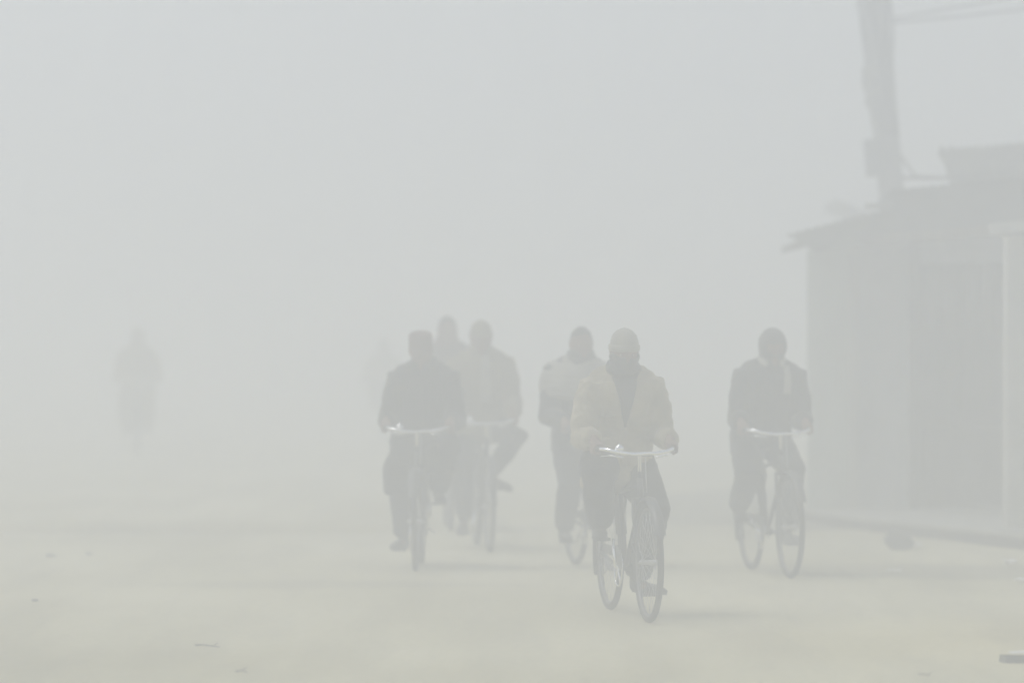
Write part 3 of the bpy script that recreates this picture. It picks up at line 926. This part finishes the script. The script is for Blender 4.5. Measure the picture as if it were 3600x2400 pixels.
        organic('scarf', mf, spec['muffler'], root, .010, 3, .005, 16, spec['seed'] + 5)
    if spec.get('shawl'):
        sw = MB()
        sw.loft([(neck + Vector((0, 0, .02)), .10, .095), (neck + Vector((0, 0, -.03)), .135, .115), (sh + Vector((0, 0, .01)), .235, .145), (sh + Vector((.01, 0, -.08)), .290, .175), (sh + Vector((.015, 0, -.17)), .295, .185), (sh + Vector((.015, 0, -.23)), .275, .185)], Y, 24, .15)
        organic('shawl', sw, spec['shawl'], root, .011, 4, .012, 8, spec['seed'] + 9)
    if spec.get('bag'):
        bg_ = MB().box(hip + Vector((-.26, 0, .28)), (.16, .30, .40))
        organic('backpack', bg_, spec['bag'], root, .014, 6, .010, 8, 6)
    root.scale = (sc, sc, sc)
    return root

DARK = cloth('charcoal', (0.030, 0.032, 0.034))
NAVY = cloth('navy', (0.024, 0.028, 0.040))
BLACK = cloth('black', (0.016, 0.016, 0.017))
OLIVE = cloth('olive_drab', (0.22, 0.19, 0.115))
TAN = cloth('khaki', (0.33, 0.285, 0.18), .3)
BROWN = cloth('brown', (0.075, 0.060, 0.050))
RUST = cloth('rust', (0.14, 0.075, 0.062))
GREY = cloth('grey', (0.07, 0.07, 0.066))
PALE = cloth('pale_wool', (0.40, 0.385, 0.32))
CREAM = cloth('cream', (0.33, 0.315, 0.26))
SAND = cloth('sand_shawl', (0.17, 0.135, 0.035))
KNIT = cloth('knit_beige', (0.34, 0.325, 0.26))

# front wheel contact (x, y), heading in degrees to the viewer's right, crank angle of the rider's left pedal
RIDERS = [
 dict(seed=11, front=(0.806, 26.84), head=10.5, bike='bicycle of the foremost rider in the knit cap, nearest to the camera',
      label='foremost cyclist in beige knit cap and open khaki jacket over dark shirt',
      spec=dict(jacket_mat=TAN, trouser_mat=BLACK, hat='knit', hat_mat=KNIT, muffler=GREY, muffler_up=.05, vee=GREY, crank=R(12), lean=.14, bulk=1.11, arm=1.14, fold=.017, elbow=1.1, splay={-1: .25, 1: .34}, nod=.2, hip_z=.93, tall=-.015, hem=.16, leg=1.22, collar_mat=DARK, toe={1: .6, -1: .2})),
 dict(seed=12, front=(-0.685, 32.36), head=-1.0, bike='bicycle of the rider in the long dark coat',
      label='cyclist in long dark overcoat and boxy rust cap, left in the group of three',
      spec=dict(jacket_mat=BLACK, trouser_mat=NAVY, hat='earflap', hat_mat=RUST, crank=R(172), lean=.16, bulk=1.14, arm=1.12, coat=.16, elbow=.8, splay={-1: .12, 1: .3}, nod=.28, side=.03, head_side=-.02, hip_z=.93, tall=-.03, leg=1.15, toe={1: .15, -1: .3})),
 dict(seed=13, front=(-0.175, 35.25), head=5.5, bike='bicycle of the olive-jacketed rider with one knee raised',
      label='cyclist in olive jacket with pale scarf end and left knee raised outward',
      spec=dict(jacket_mat=OLIVE, trouser_mat=NAVY, hat='knit', hat_mat=OLIVE, scarf_end=(.03, .04, 1.14, CREAM), crank=R(186), lean=.12, bulk=1.14, arm=1.18, fold=.016, elbow=1.1, splay={1: .55, -1: .15}, nod=.1, hip_z=.965, tall=.015, toe={1: .75, -1: .15}, toedrop=.25)),
 dict(seed=14, front=(0.71, 32.27), head=12.5, bike='bicycle half hidden behind the foremost rider',
      label='cyclist with pale shawl over dark jacket, half hidden behind the foremost rider',
      spec=dict(jacket_mat=DARK, trouser_mat=NAVY, hat='hair', hat_mat=HAIR, shawl=CREAM, muffler=GREY, strap=(-.06, .02, BLACK), crank=R(130), lean=.13, bulk=1.10, arm=1.16, elbow=1.25, side=-.05, nod=.12, hip_z=.945, leg=1.08)),
 dict(seed=15, front=(1.913, 31.3), head=10.8, bike='bicycle of the lone rider nearest the shop',
      label='lone cyclist in dark jacket and balaclava, nearest the shop',
      spec=dict(jacket_mat=DARK, trouser_mat=DARK, hat='balaclava', hat_mat=GREY, collar_mat=PALE, collar_h=.04, scarf_end=(.095, .026, 1.26, CREAM), crank=R(62), lean=.13, bulk=1.12, arm=1.16, elbow=.5, nod=.16, side=.055, hip_z=.94, tall=-.02, leg=1.12)),
 dict(seed=16, front=(-0.52, 38.6), head=3.0, bike='bicycle hidden behind the two riders of the middle group',
      label='bareheaded tall cyclist in brown jacket, rearmost in the group of three',
      spec=dict(jacket_mat=BROWN, trouser_mat=DARK, hat='hair', hat_mat=HAIR, muffler=RUST, crank=R(60), lean=.10, bulk=1.05, hip_z=.975, tall=.055, nod=.05, vox=.010)),
 dict(seed=17, front=(-4.83, 58.6), head=4.0, bike='faint far bicycle under the rider in the sand shawl',
      label='faint distant cyclist wrapped in a sand-coloured shawl, far left',
      spec=dict(jacket_mat=SAND, trouser_mat=OLIVE, hat='hood_shawl', hat_mat=SAND, crank=R(95), lean=.10, bulk=1.12, arm=1.1, hip_z=.88, tall=-.04, elbow=1.3, leg=1.3, nod=.15, vox=.011)),
 dict(seed=18, front=(-1.86, 66.0), head=2.0, bike='faintest bicycle, farthest away behind the dark-coated rider',
      label='faintest and farthest cyclist, a pale shape left of the dark-coated rider',
      spec=dict(jacket_mat=OLIVE, trouser_mat=OLIVE, hat='knit', hat_mat=GREY, crank=R(30), lean=.10, bulk=1.1, hip_z=.82, tall=-.10, nod=.1, vox=.011)),
]
proto = make_bicycle()
for i, rd in enumerate(RIDERS):
    th_ = R(rd['head'])
    hd = Vector((math.sin(th_), -math.cos(th_)))
    fr = Vector(rd['front']); re = fr - hd * 1.12
    zf, zr = ground_h(*fr), ground_h(*re)
    rz = math.atan2(hd.y, hd.x)
    pitch = math.atan2(zf - zr, 1.12)
    bk = proto if i == 0 else copy_tree(proto)
    loc = (re.x, re.y, zr + 0.0005)
    bk.location = loc
    bk.rotation_euler = (0, -pitch, rz)
    tag(bk, rd['bike'], 'bicycle', 'bicycles coming down the road')
    if i not in (0, 1, 2):                # only three bars carry a bell
        for hb_ in [c for c in bk.children if c.name.startswith('handlebar')]:
            for ch in [c for c in hb_.children if c.name.startswith('bell')]:
                bpy.data.objects.remove(ch)
    cr = [c for c in bk.children if c.name.startswith('crank')][0]
    ph = rd['spec'].get('crank', 0)
    cr.rotation_euler = (0, -ph, 0)
    for pd in cr.children:
        pd.rotation_euler = (0, ph, 0)
    rd['spec']['seed'] = rd['seed']
    pe = make_person(rd['spec'])
    pe.location = loc
    pe.rotation_euler = (0, -pitch, rz)
    tag(pe, rd['label'], 'person', 'cyclists riding towards the camera')

# ------------------------------------------------------------------ rubble, litter and twigs on the road
STONE = mat('dark_rubble', (0.07, 0.07, 0.066), 0.9, 0.25, 12, 0.4, 40)
STONE2 = mat('road_stone', (0.22, 0.21, 0.17), 0.9, 0.25, 12, 0.4, 40)
PAPER = mat('litter_paper', (0.72, 0.71, 0.67), 0.8, 0.06, 20)
def lump(name, x, y, sx, sy, sz, m, label, cat, seed, group=None):
    mb = MB(); mb.ball((0, 0, sz * .42), sx, sy, sz * .6, 18, 12)
    me = mb.mesh(name)
    for v in me.vertices:
        v.co += v.co.normalized() * 0.32 * min(sx, sz) * noise.noise(v.co * (2.2 / max(sx, .03)) + Vector((seed, 0, 0)))
        v.co.z = max(v.co.z, -.012)
    me.materials.append(m)
    o = bpy.data.objects.new(name, me); COL.objects.link(o)
    o.location = (x, y, ground_h(x, y))
    return tag(o, label, cat, group)
lump('rubble_heap', 3.03, 35.6, .11, .09, .13, STONE, 'dark lump of rubble lying in front of the shop plinth', 'rubble', 3)
lump('road_stone', -3.50, 34.5, .038, .03, .026, STONE2, 'larger dark stone on the road at the left, below the ledge', 'stone', 8, 'stones on the road')
lump('road_stone', -3.22, 34.65, .03, .024, .02, STONE2, 'smaller dark stone right of the larger one at left', 'stone', 9, 'stones on the road')
lump('road_stone', -3.02, 28.8, .022, .02, .020, STONE2, 'lone pebble near the left edge of the picture', 'stone', 14, 'stones on the road')
def scrap(name, x, y, w_, d_, h_, label, seed, m=PAPER):
    mb = MB(); n = 9
    for lay in (0, -.002):
        for j in range(n):
            for i in range(n):
                u, v_ = i / (n - 1) - .5, j / (n - 1) - .5
                q = Vector((u * 3, v_ * 3, seed))
                mb.v.append((u * w_ * (1 + .25 * noise.noise(q)), v_ * d_ * (1 + .25 * noise.noise(q + Vector((4, 0, 0)))), .006 + h_ * (.5 + .7 * noise.noise(q * 1.4)) + lay))
    for lay in (0, 1):
        for j in range(n - 1):
            for i in range(n - 1):
                a = lay * n * n + j * n + i
                q = (a, a + 1, a + n + 1, a + n)
                mb.f.append(q if lay == 0 else q[::-1])
    edge = [i for i in range(n)] + [n * j + n - 1 for j in range(1, n)] + [n * (n - 1) + i for i in range(n - 2, -1, -1)] + [n * j for j in range(n - 2, 0, -1)]
    for a, b_ in zip(edge, edge[1:] + edge[:1]):
        mb.f.append((a, b_, b_ + n * n, a + n * n))
    o = mb.build(name, m)
    o.location = (x, y, ground_h(x, y) + .004)
    return tag(o, label, 'litter', 'scraps of litter by the shop')
scrap('litter_scrap', 3.17, 35.75, .09, .18, .05, 'white scrap of litter right beside the dark rubble', 1)
scrap('litter_scrap', 2.72, 32.4, .10, .16, .025, 'flat pale scrap of litter on the road nearer than the rubble', 2)
scrap('litter_scrap', 3.66, 33.4, .09, .20, .05, 'pale scrap of litter at the foot of the plinth, far right', 3)
scrap('litter_scrap', 3.48, 31.0, .11, .20, .03, 'pale scrap of litter nearest the camera below the plinth', 4)
# crumpled carton at the near right edge
ct = empty('carton', (2.60, 23.25, ground_h(2.60, 23.25)))
ct.rotation_euler = (0, 0, R(14))
tag(ct, 'crumpled open carton with pale flap at the lower right edge', 'carton')
DK = mat('carton_board', (0.10, 0.105, 0.095), 0.8, 0.3, 20)
def tri(name, pts, off, m):
    MB().prism([Vector(p) for p in pts], off).build(name, m, ct, False)
tri('side', [(-.085, 0, .0), (.07, 0, -.004), (.075, 0, .030), (.0, 0, .042), (-.08, 0, .038)], (0, .004, 0), DK)
tri('side', [(-.085, .09, .0), (.08, .09, 0), (.085, .09, .034), (-.08, .09, .04)], (0, .004, 0), DK)
tri('end', [(-.085, .005, .0), (-.082, .089, .0), (-.08, .089, .036), (-.08, .005, .036)], (.004, 0, 0), DK)
tri('base', [(-.08, .005, .002), (.075, .005, .002), (.08, .088, .002), (-.08, .088, .002)], (0, 0, .003), PAPER)
tri('flap', [(-.04, .03, .047), (.14, .01, .052), (.16, .09, .062), (-.03, .10, .05)], (0, 0, .004), PAPER)
def twig(x, y, pts, r, label):
    mb = MB().tube(pts, [r * (1 - .5 * i / (len(pts) - 1)) for i in range(len(pts))], 6, .3)
    k = len(pts) // 2
    mb.tube([pts[k], tuple(Vector(pts[k]) + Vector((.03, -.01, .018)))], [r * .7, r * .3], 5, .3)
    o = mb.build('twig', TIMBER); o.location = (x, y, ground_h(x, y) + r)
    tag(o, label, 'twig', 'twigs on the road')
twig(2.03, 22.40, [(-.03, 0, .004), (-.01, .01, .008), (.015, 0, .004), (.028, -.02, .0)], .004, 'short bent twig at the bottom edge, lower right')
twig(-1.66, 24.8, [(-.07, .05, .004), (-.02, .0, .008), (.03, -.03, .004), (.07, -.07, .002)], .006, 'longer dark twig on the road at lower left')
twig(-1.35, 22.7, [(-.03, .02, .004), (0, .0, .01), (.03, -.03, .004)], .006, 'short dark twig at the bottom edge, lower left')

# ------------------------------------------------------------------ fog
hmb = MB().box((0, 100, 3.45), (312, 312, 9.5))
hme = hmb.mesh('haze', False)
fm = bpy.data.materials.new('fog')
fm.use_nodes = True
fnt = fm.node_tree
fnt.nodes.clear()
out = fnt.nodes.new('ShaderNodeOutputMaterial')
pv = fnt.nodes.new('ShaderNodeVolumePrincipled')
pv.inputs['Color'].default_value = (0.953, 0.957, 0.966, 1)
pv.inputs['Density'].default_value = FOG_DENSITY
pv.inputs['Density Attribute'].default_value = ''
pv.inputs['Anisotropy'].default_value = 0.42
fnt.links.new(pv.outputs[0], out.inputs['Volume'])
fm.cycles.homogeneous_volume = True
hme.materials.append(fm)
haze = bpy.data.objects.new('haze', hme)
COL.objects.link(haze)
tag(haze, 'thick pale winter fog filling the whole place', kind='stuff')
